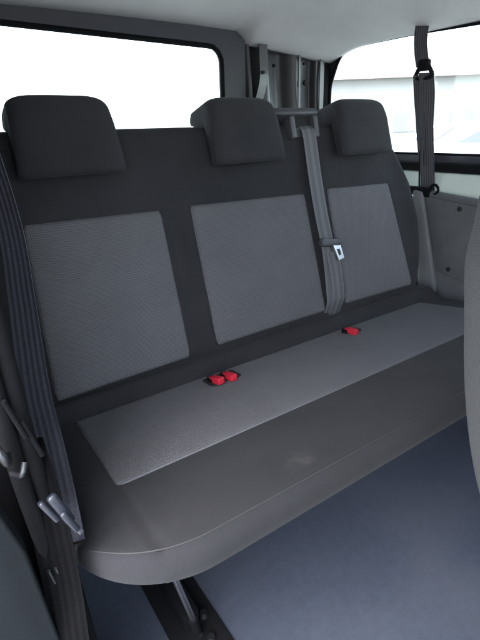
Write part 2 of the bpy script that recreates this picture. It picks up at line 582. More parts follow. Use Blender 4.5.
# ---- bare metal corner pillar between tail door and side window
def corner_pillar():
    t = thing('corner_pillar', 'bare grey metal corner pillar with holes between the two windows', 'pillar')
    # plan outline of the pressed sheet, left to right (x, y)
    plan = [(1.128, 0.80), (1.130, 0.725), (1.150, 0.722), (1.156, 0.760), (1.172, 0.768), (1.178, 0.740), (1.192, 0.712), (1.212, 0.703), (1.232, 0.712), (1.245, 0.74),
            (1.262, 0.775), (1.30, 0.782), (1.335, 0.778), (1.352, 0.745), (1.372, 0.722), (1.388, 0.722), (1.396, 0.745), (1.410, 0.755), (1.47, 0.752), (1.482, 0.748), (1.486, 0.718), (1.512, 0.712), (1.520, 0.73), (1.545, 0.73), (1.56, 0.80)]
    zs = np.linspace(0.20, 1.0, 30)
    P = np.array([[(x, y + 0.012 * math.sin(z * 9 + x * 5), z) for z in zs] for x, y in catmull([(a, b, 0) for a, b in plan], 4)[:, :2]])
    me = grid_mesh('pressed_sheet', P)
    o = link('pressed_sheet', me, M['primer'], t)
    md = o.modifiers.new('thick', 'SOLIDIFY'); md.thickness = 0.003
    # light stiffening strip that bends off to the left lower down
    def strip(name, pts, w, m):
        ribbon(name, pts, [(1, 0.1, 0)] * len(pts), w, m, t, thick=0.004)
    strip('stiffener', [(1.190, 0.70, 0.85), (1.189, 0.698, 0.80), (1.186, 0.692, 0.74), (1.172, 0.692, 0.685), (1.155, 0.70, 0.63), (1.150, 0.70, 0.55)], 0.040, M['primerlight'])
    strip('stiffener', [(1.385, 0.715, 0.88), (1.385, 0.715, 0.75), (1.387, 0.715, 0.60), (1.388, 0.715, 0.45)], 0.010, M['primerlight'])
    strip('stiffener', [(1.500, 0.705, 0.88), (1.500, 0.705, 0.75), (1.502, 0.705, 0.60), (1.502, 0.705, 0.45)], 0.024, M['primerlight'])
    for (x, y, z, r) in ((1.180, 0.688, 0.755, .006), (1.29, 0.760, 0.79, .006), (1.44, 0.738, 0.73, .011), (1.445, 0.738, 0.615, .011), (1.43, 0.738, 0.80, .005)):
        bm = bmesh.new()
        bmesh.ops.create_cone(bm, cap_ends=True, segments=16, radius1=r, radius2=r, depth=0.012, matrix=Matrix.Translation((x, y, z)) @ Matrix.Rotation(math.pi / 2, 4, 'X'))
        me = bpy.data.meshes.new('hole'); bm.to_mesh(me); bm.free()
        link('hole', me, M['hole'], t, smooth=False)
    box('corner_seal', (1.520, 0.714, 0.2), (1.557, 0.740, 0.98), M['rubber'], t, 0.006)
corner_pillar()

# ---- right-hand side wall with the side window
WX = 1.56
def side_wall():
    t = thing('side_wall', 'side wall with large bright window and pale painted sill right of the bench', 'van wall')
    hole = rounded_poly([(0.712, 0.455, 0.03), (-1.20, 0.455, 0.06), (-1.20, 0.80, 0.08), (0.30, 0.850, 0.9), (0.655, 0.850, 0.12), (0.712, 0.72, 0.10)], 0.012)
    bm = bmesh.new()
    outer = [(0.80, -0.5), (-2.6, -0.5), (-2.6, 1.05), (0.80, 1.05)]
    def loops(x):
        a = [bm.verts.new((x, p[0], p[1])) for p in outer]
        b = [bm.verts.new((x, p[0], p[1])) for p in hole]
        ea = [bm.edges.new((a[i], a[(i + 1) % len(a)])) for i in range(len(a))]
        eb = [bm.edges.new((b[i], b[(i + 1) % len(b)])) for i in range(len(b))]
        bmesh.ops.triangle_fill(bm, use_beauty=True, edges=ea + eb)
        return a, b
    a0, b0 = loops(WX); a1, b1 = loops(WX + 0.008)
    for A, B in ((a0, a1), (b0, b1)):
        for i in range(len(A)):
            bm.faces.new((A[i], A[(i + 1) % len(A)], B[(i + 1) % len(B)], B[i]))
    bmesh.ops.recalc_face_normals(bm, faces=bm.faces)
    me = bpy.data.meshes.new('wall_panel'); bm.to_mesh(me); bm.free()
    link('wall_panel', me, M['frame'], t); sharp(me, 0.5)
    lip = [(WX - 0.002, p[0], p[1]) for p in hole[::2]]; lip.append(lip[0])
    tube('window_seal', lip, 0.006, M['rubber'], t, seg=8, curve=False)
    prism('window_glass', [(p[0], p[1]) for p in hole[::2]], lambda a, b, d: (WX + 0.003 + d, a, b), 0.004, M['glass'], t, smooth=False)
    # dark stepped rubber bands below the glass
    box('window_band', (WX - 0.014, -1.5, 0.428), (WX - 0.001, 0.70, 0.452), M['frame'], t, 0.004)
    box('window_band', (WX - 0.022, -1.5, 0.400), (WX - 0.002, 0.70, 0.424), M['rubber'], t, 0.005)
    # pale painted inner sill
    prof = rounded_poly([(WX - 0.004, 0.396, 0.004), (WX - 0.004, 0.20, 0.004), (WX - 0.055, 0.20, 0.004), (WX - 0.055, 0.335, 0.02), (WX - 0.02, 0.396, 0.012)], 0.006)
    prism('inner_sill', [tuple(p) for p in prof], lambda a, b, d: (a, 0.60 - d, b), 2.1, M['paint'], t)
    return t
side_wall()

# grey trim board below the sill, held by two black clips
def trim_board():
    t = thing('trim_board', 'grey trim board with two black clips below the side window', 'trim panel')
    out = rounded_poly([(0.128, 0.322, 0.012), (-0.60, 0.262, 0.02), (-0.60, -0.02, 0.02), (-0.10, 0.045, 0.05), (0.036, 0.068, 0.015)], 0.01)
    prism('board', [tuple(p) for p in out], lambda a, b, d: (1.470 + d, a, b), 0.012, M['trim'], t, bevel=0.003)
    for (y, z) in ((-0.013, 0.292), (-0.005, 0.082)):
        bm = bmesh.new()
        bmesh.ops.create_uvsphere(bm, u_segments=16, v_segments=10, radius=0.0085)
        for v in bm.verts:
            v.co = Vector((v.co.x * 0.45 + 1.469, v.co.y + y, v.co.z + z))
        me = bpy.data.meshes.new('clip'); bm.to_mesh(me); bm.free()
        link('clip', me, M['hole'], t)
    # rolled top edge
    tube('top_roll', [(1.482, 0.135, 0.330), (1.482, -0.1, 0.312), (1.482, -0.6, 0.270)], 0.014, M['trim'], t)
trim_board()

def lower_trim():
    t = thing('lower_side_trim', 'lighter grey moulded trim rising beside the right end of the bench', 'trim panel')
    out = rounded_poly([(0.170, 0.345, 0.01), (0.128, 0.335, 0.008), (0.030, 0.066, 0.015), (-0.12, 0.040, 0.02), (-0.6, 0.0, 0.02), (-0.6, -0.37, 0.01), (0.12, -0.37, 0.01), (0.108, -0.02, 0.02)], 0.01)
    prism('moulding', [tuple(p) for p in out], lambda a, b, d: (1.478 + d, a, b), 0.03, M['trim'], t, bevel=0.005)
    out = rounded_poly([(0.168, 0.342, 0.006), (0.132, 0.335, 0.006), (0.033, 0.02, 0.02), (0.030, -0.035, 0.004), (0.090, -0.035, 0.008)], 0.01)
    prism('upright', [tuple(p) for p in out], lambda a, b, d: (1.455 + d, a, b), 0.022, M['trimlight'], t, bevel=0.006)
    box('clip', (1.452, 0.155, 0.305), (1.462, 0.172, 0.325), M['steel'], t, 0.003)
    box('hinge_cover', (1.40, 0.10, -0.03), (1.45, 0.125, 0.02), M['trimlight'], t, 0.006)
lower_trim()

# wheel-arch side behind / lower rear part of the wall
wa = box('quarter_panel', (1.500, 0.16, -0.37), (1.554, 0.72, 0.19), M['trim'], None, 0.01)
tag(wa, 'dark quarter panel low behind the right end of the bench', 'trim panel')

# ---- left-hand side: wall and door pillar
lw = prism('left_wall', [(-0.30, -0.375), (0.72, -0.375), (0.72, 1.04), (-0.30, 1.04)], lambda a, b, d: (-0.07 + d, a, b), 0.075, M['plasdark'], None, bevel=0.012)
tag(lw, 'black trimmed wall at the left end of the bench', 'van wall')

# ------------------------------------------------------------------ the bench seat
bench = thing('bench_seat', 'three seat bench in dark fabric with grey woven panels', 'bench seat')

def groove(P2, segs, depth, w):
    """P2 (..., 2) -> groove depth near polyline segments"""
    out = np.zeros(P2.shape[:-1])
    for pl in segs:
        for a, b in zip(pl[:-1], pl[1:]):
            a = np.array(a); b = np.array(b)
            ab = b - a
            t = np.clip(((P2 - a) @ ab) / (ab @ ab), 0, 1)
            d = np.linalg.norm(P2 - (a + t[..., None] * ab), axis=-1)
            out = np.maximum(out, depth * np.exp(-(d / w) ** 2))
    return out


def wing(x, t, xr=1.38):
    return math.exp(-((xr - x) / 0.045) ** 2) * 0.020 * math.sin(max(0, min(1, t / 0.6)) * math.pi)


def backrest():
    prof = rounded_poly([(-0.045, -0.035, 0.03), (-0.022, 0.020, 0.03), (0.004, 0.060, 0.04), (0.004, 0.609, 0.035), (-0.10, 0.609, 0.035), (-0.12, 0.3, 0.1), (-0.11, -0.035, 0.03)], 0.005)
    x0, x1 = 0.03, 1.375
    xs = end_xs(0, 1, 0.03, 0.005)
    cn, ct = -0.05, 0.29
    AL = arclen(prof)
    rows = []; uvs = []
    panels = PANELS
    for q in xs:
        row = []; uvr = []
        d = min(q, 1 - q) * (x1 - x0)
        ins = bowl(d, 0.035)
        insT = bowl(d, 0.09) * 0.55
        for (n, t), al in zip(prof, AL):
            nn = cn + (n - cn) * (1 - ins / 0.055)
            tt = t if t < ct else ct + (t - ct) * (1 - insT / 0.32)
            # side outline of the bench: bulging wing on the right, straight on the left
            xl = 0.055 - 0.02 * math.sin(max(0, min(1, t / 0.6)) * math.pi)
            xr = np.interp(t, [-0.04, 0.05, 0.15, 0.27, 0.4, 0.51, 0.61], [1.330, 1.340, 1.372, 1.388, 1.378, 1.345, 1.29])
            x = xl + q * (xr - xl)
            # wings swell to the front towards both ends, slight dips at the seats
            w = wing(x, t, xr)
            nn += w if n > -0.05 else 0
            row.append((x, tt, nn)); uvr.append((x, al))
        rows.append(row); uvs.append(uvr)
    Q = np.array(rows)
    front = Q[..., 2] > -0.03
    seams = [[p for p in pl] + [pl[0]] for pl in panels]
    g = groove(Q[..., :2], seams, 0.0025, 0.007)
    # soft hollows in the dark bands between the panels
    for xx in (0.49, 0.95):
        g = g + 0.006 * np.exp(-((Q[..., 0] - xx) / 0.022) ** 2) * np.clip((0.44 - Q[..., 1]) / 0.1, 0, 1)
    Q[..., 2] -= np.where(front, g, 0)
    P = np.stack([Q[..., 0], Q[..., 1] * SB - Q[..., 2] * CB, Q[..., 1] * CB + Q[..., 2] * SB], -1)
    me = grid_mesh('backrest', P, np.array(uvs), closed_v=True, caps=True)
    return link('backrest', me, M['dark'], bench)

PANELS = [
    [(0.128, 0.044), (0.4485, 0.050), (0.457, 0.408), (0.150, 0.412)],
    [(0.527, 0.056), (0.903, 0.060), (0.908, 0.404), (0.536, 0.410)],
    [(0.984, 0.062), (1.302, 0.058), (1.270, 0.404), (0.997, 0.410)],
]
back = backrest()


def patch(name, quad, to3, m, parent, res=0.006, bulge=0.006, h0=0.0045, edge=0.012, corner=0.02):
    """upholstered insert: a padded patch whose edges sink into the seam"""
    q = [np.array(p) for p in quad]
    nu = max(8, int(np.linalg.norm(q[1] - q[0]) / res)); nv = max(8, int(np.linalg.norm(q[3] - q[0]) / res))
    def ease(n):
        a = np.linspace(0, 1, n + 1)
        return a
    U = np.concatenate([[0, 0.004, 0.008, 0.014], ease(nu)[1:-1], [0.986, 0.992, 0.996, 1]]); U = np.unique(np.round(U, 5))
    V = np.concatenate([[0, 0.004, 0.008, 0.014], ease(nv)[1:-1], [0.986, 0.992, 0.996, 1]]); V = np.unique(np.round(V, 5))
    lu = np.linalg.norm(q[1] - q[0]); lv = np.linalg.norm(q[3] - q[0])
    P = np.zeros((len(U), len(V), 3)); uv = np.zeros((len(U), len(V), 2))
    for i, u in enumerate(U):
        for j, v in enumerate(V):
            # round the corners a little
            du = min(u, 1 - u) * lu; dv = min(v, 1 - v) * lv
            uu, vv = u, v
            if du < corner and dv < corner:
                k = bowl(dv, corner) * (1 - du / corner) ** 2
                uu = u + (k / lu if u < 0.5 else -k / lu) * 0.4
            p = (1 - uu) * (1 - vv) * q[0] + uu * (1 - vv) * q[1] + uu * vv * q[2] + (1 - uu) * vv * q[3]
            d = min(du, dv)
            h = h0 - (h0 + 0.0012) * max(0, 1 - d / edge) ** 2.2 + bulge * (math.sin(u * math.pi) * math.sin(v * math.pi)) ** 0.7
            h += 0.0008 * math.sin(p[0] * 47 + p[1] * 31) * min(1, d / 0.03)
            P[i, j] = to3(p[0], p[1], h); uv[i, j] = p
    me = grid_mesh(name, P, uv)
    o = link(name, me, m, parent)
    # make sure the patch faces out
    return o

for quad in PANELS:
    patch('woven_panel', quad, lambda x, t, n: BK(x, t, n + 0.0025 + wing(x, t)), M['grey'], back, edge=0.008, bulge=0.010)

def cushion():
    # (s, h): s forward, h up from the cushion's top plane
    prof = rounded_poly([(-0.06, 0.036, 0.015), (-0.004, 0.034, 0.022), (0.024, 0.0, 0.03), (0.487, 0.0, 0.022), (0.497, -0.030, 0.07), (0.479, -0.064, 0.026), (0.30, -0.115, 0.1), (-0.06, -0.125, 0.03)], 0.005)
    xa, xb = 0.050, 1.425
    xs = np.concatenate([end_xs(xa, xb, 0.165, 0.006)])
    rows = []; uvs = []
    cs, ch = 0.2, -0.035
    AL = arclen(prof)
    for x in xs:
        d = min(x - xa, xb - x)
        ins = bowl(d, 0.045)
        insF = bowl(d, 0.165) * 0.95
        row = []; uvr = []
        for (s, h), al in zip(prof, AL):
            ss = s if s < cs else cs + (s - cs) * (1 - insF / 0.285)
            hh = ch + (h - ch) * ((1 - ins / 0.066) if h > ch else (1 - 0.97 * bowl(d, 0.20) / 0.20))
            row.append((x, ss, hh)); uvr.append((x, al))
        rows.append(row); uvs.append(uvr)
    Q = np.array(rows)
    top = Q[..., 2] > -0.05
    g = groove(Q[..., :2], SEAMS[:1], 0.0015, 0.005)
    g = np.maximum(g, groove(Q[..., :2], SEAMS[1:], 0.005, 0.005))
    Q[..., 2] -= np.where(top, g, 0)
    Q[..., 2] -= np.where(top, 0.0 * np.clip(np.sin((Q[..., 0] - 0.1) * math.pi * 3 / 1.25), 0, 1) * np.clip((Q[..., 1] - 0.05) / 0.1, 0, 1) * np.clip((0.45 - Q[..., 1]) / 0.1, 0, 1), 0)
    P = np.stack([Q[..., 0], -Q[..., 1] * CA + Q[..., 2] * SA, Q[..., 1] * SA + Q[..., 2] * CA], -1)
    me = grid_mesh('seat_cushion', P, np.array(uvs), closed_v=True, caps=True)
    return link('seat_cushion', me, M['dark'], bench)

SEAT_PANEL = [(0.149, 0.024), (0.146, 0.299), (1.335, 0.297), (1.30, 0.022)]
SEAMS = [SEAT_PANEL + [SEAT_PANEL[0]], [(0.146, 0.299), (0.144, 0.40), (0.143, 0.484)]]
seat = cushion()
patch('woven_panel', SEAT_PANEL, ST, M['grey'], seat, bulge=0.001, h0=0.0018, edge=0.007)
# top-stitched seam along the cushion's front edge
def edge_pt(x, s0=0.4795, h0=-0.0016):
    d = min(x - 0.050, 1.425 - x)
    ss = 0.2 + (s0 - 0.2) * (1 - bowl(d, 0.165) * 0.95 / 0.285)
    hh = -0.035 + (h0 + 0.035) * (1 - bowl(d, 0.045) / 0.066)
    return ST(x, ss, hh)
tube('seam', [edge_pt(x) for x in np.concatenate([0.050 + 0.165 * (1 - np.cos(np.linspace(0.5, 1.571, 14))), np.linspace(0.24, 1.22, 12), 1.425 - 0.165 * (1 - np.cos(np.linspace(1.571, 0.5, 10)))])], 0.0013, M['thread'], seat, seg=6, n=3)
# dark pockets in the cushion where the buckles come through
def pocket(x0, x1, s0, s1):
    out = rounded_poly([(x0, s0, 0.008), (x1, s0, 0.008), (x1, s1, 0.008), (x0, s1, 0.008)], 0.004)
    prism('buckle_pocket', [tuple(p) for p in out], lambda a, b, d: ST(a, b, 0.0042 + d), 0.0016, M['hole'], seat)
pocket(0.442, 0.528, 0.044, 0.092)
pocket(0.903, 0.957, 0.046, 0.080)

def headrest(xc, tilt=0.0):
    # side outline (n forward, t up): thick over the top, thin flap down the front
    prof = rounded_poly([(0.030, 0.492, 0.012), (0.058, 0.490, 0.018), (0.064, 0.60, 0.12), (0.054, 0.656, 0.035), (-0.060, 0.662, 0.016), (-0.078, 0.634, 0.016), (0.0, 0.594, 0.03), (0.018, 0.598, 0.01)], 0.004)
    hw = 0.110
    AL = arclen(prof)
    xs = end_xs(-hw, hw, 0.040, 0.006)
    cn, ct = 0.025, 0.585
    rows = []; uvs = []
    for x in xs:
        d = hw - abs(x)
        ins = bowl(d, 0.022); insT = bowl(d, 0.050) * 0.5
        row = []; uvr = []
        for (n, t), al in zip(prof, AL):
            nn = cn + (n - cn) * (1 - ins / 0.05)
            tt = ct + (t - ct) * (1 - (insT if t > ct else bowl(d, 0.015) * .5) / 0.09)
            kx = 1.0 - 0.09 * max(0, (t - 0.50) / 0.17)
            bul = 0.006 * (1 - (x / hw) ** 2)
            row.append(BK(xc + x * kx, tt, nn + (bul if n > 0.03 else 0))); uvr.append((x, al))
        rows.append(row); uvs.append(uvr)
    me = grid_mesh('headrest', np.array(rows), np.array(uvs), closed_v=True, caps=True)
    h = link('headrest', me, M['dark'], bench)
    for sx in (-0.05, 0.05):
        tube('post', [BK(xc + sx, 0.56, -0.03), BK(xc + sx, 0.66, -0.03)], 0.006, M['steel'], h, curve=False)
    return h
for xc in (0.272, 0.719, 1.152):
    headrest(xc)

# belt outlet on top of the backrest
def outlet():
    out = thing_part = None
    xc0, xc1 = 0.890, 0.995
    prof = rounded_poly([(0.012, 0.535, 0.004), (0.014, 0.590, 0.004), (0.016, 0.622, 0.014), (-0.06, 0.640, 0.02), (-0.07, 0.58, 0.01), (0.004, 0.575, 0.004)], 0.004)
    hood = rounded_poly([(0.030, 0.618, 0.010), (0.026, 0.634, 0.010), (-0.02, 0.655, 0.02), (-0.075, 0.648, 0.02), (-0.075, 0.600, 0.01), (0.0, 0.612, 0.004)], 0.004)
    o = prism('belt_outlet', [tuple(p) for p in hood], lambda a, b, d: BK(xc0 - 0.05 + d, b, a), xc1 - xc0 + 0.05, M['plas'], bench, bevel=0.006)
    for xa in (xc0, xc1 - 0.018):
        cheek = rounded_poly([(0.004, 0.555, 0.004), (0.020, 0.556, 0.006), (0.026, 0.618, 0.006), (-0.06, 0.62, 0.01), (-0.06, 0.58, 0.01)], 0.004)
        prism('cheek', [tuple(p) for p in cheek], lambda a, b, d: BK(xa + d, b, a), 0.018, M['plas'], o, bevel=0.003)
    sl = rounded_poly([(xc0 + 0.017, 0.590, 0.002), (xc1 - 0.017, 0.590, 0.002), (xc1 - 0.017, 0.617, 0.002), (xc0 + 0.017, 0.617, 0.002)], 0.006)
    prism('slot', [tuple(p) for p in sl], lambda a, b, d: BK(a, b, 0.006 + d), 0.003, M['hole'], o)
    pl = rounded_poly([(xc0 + 0.017, 0.560, 0.002), (xc1 - 0.017, 0.560, 0.002), (xc1 - 0.017, 0.588, 0.002), (xc0 + 0.017, 0.588, 0.002)], 0.006)
    prism('lip', [tuple(p) for p in pl], lambda a, b, d: BK(a, b, 0.004 + d), 0.008, M['plas'], o, bevel=0.002)
outlet()

# steel underframe and legs
def underframe():
    tube('frame_tube', [(0.20, -0.355, -0.095), (1.30, -0.355, -0.095)], 0.014, M['plasdark'], bench, curve=False)
    tube('frame_tube', [(0.16, 0.02, -0.15), (1.34, 0.02, -0.15)], 0.014, M['plasdark'], bench, curve=False)
    for x, dx in ((0.186, 0.062), (1.28, 0.0)):
        leg = tube('leg', [(x, -0.372, -0.085), (x + dx, -0.332, FLOOR + 0.012)], 0.0055, M['steel'], bench, curve=False)
        tube('collar', [(x + dx * .72, -0.343, FLOOR + 0.085), (x + dx * .9, -0.336, FLOOR + 0.03)], 0.009, M['plasdark'], leg, curve=False)
        tube('leg', [(x + dx, -0.03, -0.13), (x + dx, 0.0, FLOOR + 0.012)], 0.014, M['plasdark'], bench, curve=False)
    box('latch', (0.225, -0.31, FLOOR + 0.005), (0.262, -0.17, FLOOR + 0.05), M['plasdark'], bench, 0.006)
    tube('release_bar', [(0.20, -0.30, -0.20), (0.215, -0.26, -0.24), (0.23, -0.22, -0.30)], 0.006, M['plasdark'], bench)
underframe()

# floor rails that the bench stands on
def rail(x0, x1, label):
    t = thing('floor_rail', label, 'rail')
    box('channel', (x0, -0.95, FLOOR + 0.001), (x1, 0.3, FLOOR + 0.007), M['rubber'], t, 0.002)
    for k, (yy, dx) in enumerate(((-0.352, 0.018), (-0.30, 0.03))):
        bm = bmesh.new()
        bmesh.ops.create_cone(bm, cap_ends=True, segments=14, radius1=0.010, radius2=0.007, depth=0.012, matrix=Matrix.Translation((x0 + 0.05 + dx, yy, FLOOR + 0.013)))
        me = bpy.data.meshes.new('bolt'); bm.to_mesh(me); bm.free()
        link('bolt', me, M['zinc'], t); sharp(me)
rail(0.195, 0.300, 'black floor rail with steel bolts under the left end of the bench')

# ------------------------------------------------------------------ seat belts and buckles
def centre_belt():
    t = thing('seat_belt', 'grey centre seat belt hanging down the front of the backrest', 'seat belt', group=None)
    pts = [BK(0.956, 0.600, -0.004), BK(0.955, 0.588, 0.012), BK(0.951, 0.560, 0.024), BK(0.943, 0.45, 0.024), BK(0.939, 0.34, 0.024), BK(0.940, 0.23, 0.023), BK(0.928, 0.12, 0.022), BK(0.925, 0.078, 0.016), BK(0.922, 0.040, -0.012)]
    wd = [(1, 0, 0.02)] * 9
    ribbon('webbing', pts, wd, 0.049, M['web'], t, n=10, curl=-0.0012)
    ribbon('webbing', [BK(0.950, 0.225, 0.0265), BK(0.950, 0.17, 0.0275), BK(0.945, 0.10, 0.025), BK(0.943, 0.076, 0.018), BK(0.942, 0.040, -0.010)], [(1, 0, 0.02)] * 5, 0.047, M['web'], t, n=8, curl=-0.0015)
    # sliding tongue
    b = prism('tongue', [tuple(p) for p in rounded_poly([(0.906, 0.246, 0.006), (0.975, 0.236, 0.008), (0.980, 0.256, 0.009), (0.908, 0.270, 0.009)], 0.004)], lambda a, bb, d: BK(a, bb, 0.020 + d), 0.018, M['plas'], t, bevel=0.004)
    # steel plate with its window
    bm = bmesh.new()
    ou = [(0.948, 0.242), (0.977, 0.238), (0.982, 0.200), (0.960, 0.196)]
    ho = [(0.958, 0.230), (0.971, 0.228), (0.973, 0.211), (0.963, 0.209)]
    for lvl in (0.026, 0.0295):
        pass
    v = {}
    for k, l in enumerate((0.033, 0.037)):
        for nme, L_ in (('o', ou), ('h', ho)):
            for i, p in enumerate(L_):
                v[nme, i, k] = bm.verts.new(BK(p[0], p[1], l))
    for i in range(4):
        j = (i + 1) % 4
        for k in (0, 1):
            bm.faces.new((v['o', i, k], v['o', j, k], v['h', j, k], v['h', i, k]))
        bm.faces.new((v['o', i, 0], v['o', j, 0], v['o', j, 1], v['o', i, 1]))
        bm.faces.new((v['h', i, 0], v['h', j, 0], v['h', j, 1], v['h', i, 1]))
    bmesh.ops.recalc_face_normals(bm, faces=bm.faces)
    me = bpy.data.meshes.new('plate'); bm.to_mesh(me); bm.free()
    link('plate', me, M['steel'], b, smooth=False)
centre_belt()

def buckle(x, s, yaw, pitch, label, grp='red seat belt buckles'):
    t = thing('belt_buckle', label, 'buckle', group=grp)
    base = Vector(ST(x, s, 0.009))
    R_ = Matrix.Rotation(yaw, 4, 'Z') @ Matrix.Rotation(pitch, 4, 'X')
    Mx = Matrix.Translation(base) @ R_
    def lb(name, lo, hi, m, parent, bev):
        o = box(name, lo, hi, m, parent, bev)
        o.data.transform(Mx)
        return o
    body = lb('casing', (-0.0105, -0.006, -0.009), (0.0105, 0.016, 0.007), M['plasdark'], t, 0.004)
    lb('button', (-0.0090, -0.032, -0.006), (0.0090, 0.006, 0.0100), M['red'], t, 0.003)
    lb('latch_plate', (-0.008, 0.0070, 0.006), (0.005, 0.0140, 0.0110), M['zinc'], t, 0.0015)
    return t
buckle(0.460, 0.073, math.radians(8), math.radians(-14), 'red seat belt buckle on the seat, nearest the left end')
buckle(0.495, 0.075, math.radians(4), math.radians(-10), 'red seat belt buckle beside the black gap, right one of the pair')
buckle(0.914, 0.064, math.radians(6), math.radians(-6), 'red seat belt buckle standing alone below the grey centre belt')

def right_belt():
    t = thing('seat_belt', 'dark seat belt hanging in front of the bright side window', 'seat belt')
    X = 1.502
    ribbon('webbing', [(X + 0.01, 0.240, 0.93), (X + 0.004, 0.241, 0.83), (X, 0.230, 0.78), (X, 0.216, 0.735)], [(-0.4, 1, 0)] * 4, 0.044, M['webdark'], t)
    # upper guide: a black loop the belt runs through
    g = tube('guide_loop', [(X, 0.242, 0.704), (X, 0.238, 0.718), (X, 0.222, 0.744), (X, 0.204, 0.746), (X, 0.184, 0.722), (X, 0.178, 0.706), (X, 0.210, 0.698), (X, 0.242, 0.704)], 0.007, M['plasdark'], t)
    box('pivot', (X - 0.012, 0.190, 0.722), (X + 0.010, 0.232, 0.758), M['plasdark'], g, 0.008)
    ribbon('webbing', [(X - 0.004, 0.198, 0.716), (X, 0.186, 0.65), (X, 0.176, 0.55), (X, 0.156, 0.44), (X - 0.004, 0.138, 0.35), (X - 0.008, 0.133, 0.31)],
           [(-0.3, 1, 0.05)] * 6, 0.050, M['webdark'], t)
    ribbon('webbing', [(X - 0.002, 0.226, 0.712), (X - 0.002, 0.215, 0.65), (X - 0.002, 0.200, 0.57), (X - 0.002, 0.188, 0.48), (X - 0.002, 0.176, 0.42)],
           [(-0.3, 1, 0), (-0.2, 1, 0), (0.1, 1, 0), (0.5, 1, 0), (0.9, 1, 0)], 0.042, M['webdark'], t)
    tube('cord', [(X, 0.190, 0.47), (X - 0.004, 0.180, 0.41), (X - 0.010, 0.166, 0.335)], 0.003, M['plasdark'], t)
    box('lower_guide', (1.466, 0.105, 0.318), (1.495, 0.215, 0.350), M['plasdark'], t, 0.006)
    tube('ring', [(1.474, 0.100, 0.328), (1.472, 0.082, 0.334), (1.472, 0.078, 0.350), (1.474, 0.092, 0.362), (1.476, 0.108, 0.356), (1.476, 0.110, 0.340)], 0.0045, M['plasdark'], t)
right_belt()

def left_belt():
    t = thing('seat_belt', 'charcoal seat belt crossing the left end of the bench, with blue grey tongue', 'seat belt')
    pts = [(0.045, 0.02, 0.92), (0.076, -0.02, 0.72), (0.094, -0.06, 0.56), (0.100, -0.10, 0.43), (0.089, -0.14, 0.32), (0.072, -0.20, 0.20), (0.064, -0.27, 0.14), (0.055, -0.34, 0.085), (0.050, -0.37, 0.045)]
    wd = [(1, -1.3, 0)] * 3 + [(1, -1.2, 0), (1, -0.95, 0), (1, -0.65, 0), (1, -0.5, 0), (1, -0.4, 0.1), (1, -0.35, 0.1)]
    ribbon('webbing', pts, wd, 0.046, M['webblue'], t, n=10, curl=0.002)
    ribbon('webbing', [(0.030, -0.36, 0.22), (0.032, -0.40, 0.12), (0.028, -0.42, 0.02), (0.020, -0.44, -0.07), (0.016, -0.45, -0.20), (0.014, -0.45, -0.37)], [(1, -0.5, 0.1)] * 6, 0.046, M['webblack'], t, n=10, curl=0.002)
    # tongue hanging at the belt, tilted down to the right
    def bar(name, a, b, w, th, m, parent, bev):
        a = Vector(a); b = Vector(b)
        z = (b - a).normalized(); y = Vector((0.1, -1, 0.45)); x = y.cross(z).normalized(); y = z.cross(x)
        Mx = Matrix.Translation(a) @ Matrix((x, y, z)).transposed().to_4x4()
        o = box(name, (-w / 2, -th / 2, 0), (w / 2, th / 2, (b - a).length), m, parent, bev, seg=3)
        o.data.transform(Mx)
        return o
    tg = bar('tongue', (0.0375, -0.43, 0.183), (0.0525, -0.435, 0.139), 0.012, 0.010, M['tongue'], t, 0.004)
    bar('crossbar', (0.044, -0.437, 0.160), (0.0565, -0.44, 0.128), 0.008, 0.010, M['tongue'], tg, 0.003)
    bar('plate', (0.0530, -0.44, 0.140), (0.0605, -0.44, 0.121), 0.006, 0.002, M['steel'], tg, 0.0008)
    bar('loop', (0.0255, -0.43, 0.180), (0.0390, -0.435, 0.149), 0.007, 0.010, M['tongue'], tg, 0.003)
M['tongue'] = mat('blue_grey_plastic', (0.012, 0.014, 0.022), 0.4, var=0.1, vscale=80)
left_belt()

# ------------------------------------------------------------------ near left: door pillar, its seals and trim
def door_pillar():
    t = thing('door_pillar', 'black pillar at the edge of the side door opening, left of the bench', 'pillar')
    # black pillar edge
    out = rounded_poly([(-0.12, -0.36, 0.02), (0.020, -0.36, 0.02), (0.026, -0.30, 0.015), (-0.12, -0.30, 0.02)], 0.006)
    prism('edge_trim', [tuple(p) for p in out], lambda a, b, d: (a + 0.0 * d, b, -0.378 + d), 1.40, M['plasdark'], t)
    tube('weather_seal', [(0.030, -0.375, 0.45), (0.031, -0.38, 0.25), (0.036, -0.385, 0.10), (0.044, -0.39, -0.05), (0.047, -0.39, -0.20), (0.047, -0.39, -0.37)], 0.011, M['rubber'], t)
    tube('weather_seal', [(0.012, -0.385, 0.42), (0.014, -0.39, 0.22), (0.020, -0.395, 0.10), (0.026, -0.40, -0.02), (0.028, -0.40, -0.20), (0.028, -0.40, -0.37)], 0.010, M['rubber'], t)
    for (z0, z1, x, y) in ((0.30, 0.25, 0.022, -0.40), (0.27, 0.22, 0.034, -0.40)):
        tube('strap_clip', [(x - 0.004, y, z0), (x + 0.008, y - 0.004, z1)], 0.003, M['plasdark'], t, curve=False)
    # bright door striker
    tube('striker', [(-0.002, -0.41, 0.262), (0.002, -0.43, 0.258), (0.006, -0.43, 0.244), (0.008, -0.41, 0.240)], 0.0045, M['zinc'], t)
    tube('striker', [(0.008, -0.405, 0.212), (0.016, -0.425, 0.220), (0.022, -0.42, 0.231)], 0.0035, M['zinc'], t)
    for dx in (0.0, 0.008):
        tube('spring_bar', [(0.018 + dx, -0.412, 0.060), (0.028 + dx, -0.412, -0.010)], 0.0022, M['zinc'], t, curve=False)
M['tongue2'] = mat('green_grey_plastic', (0.005, 0.0075, 0.008), 0.9, spec=0.08)
door_pillar()

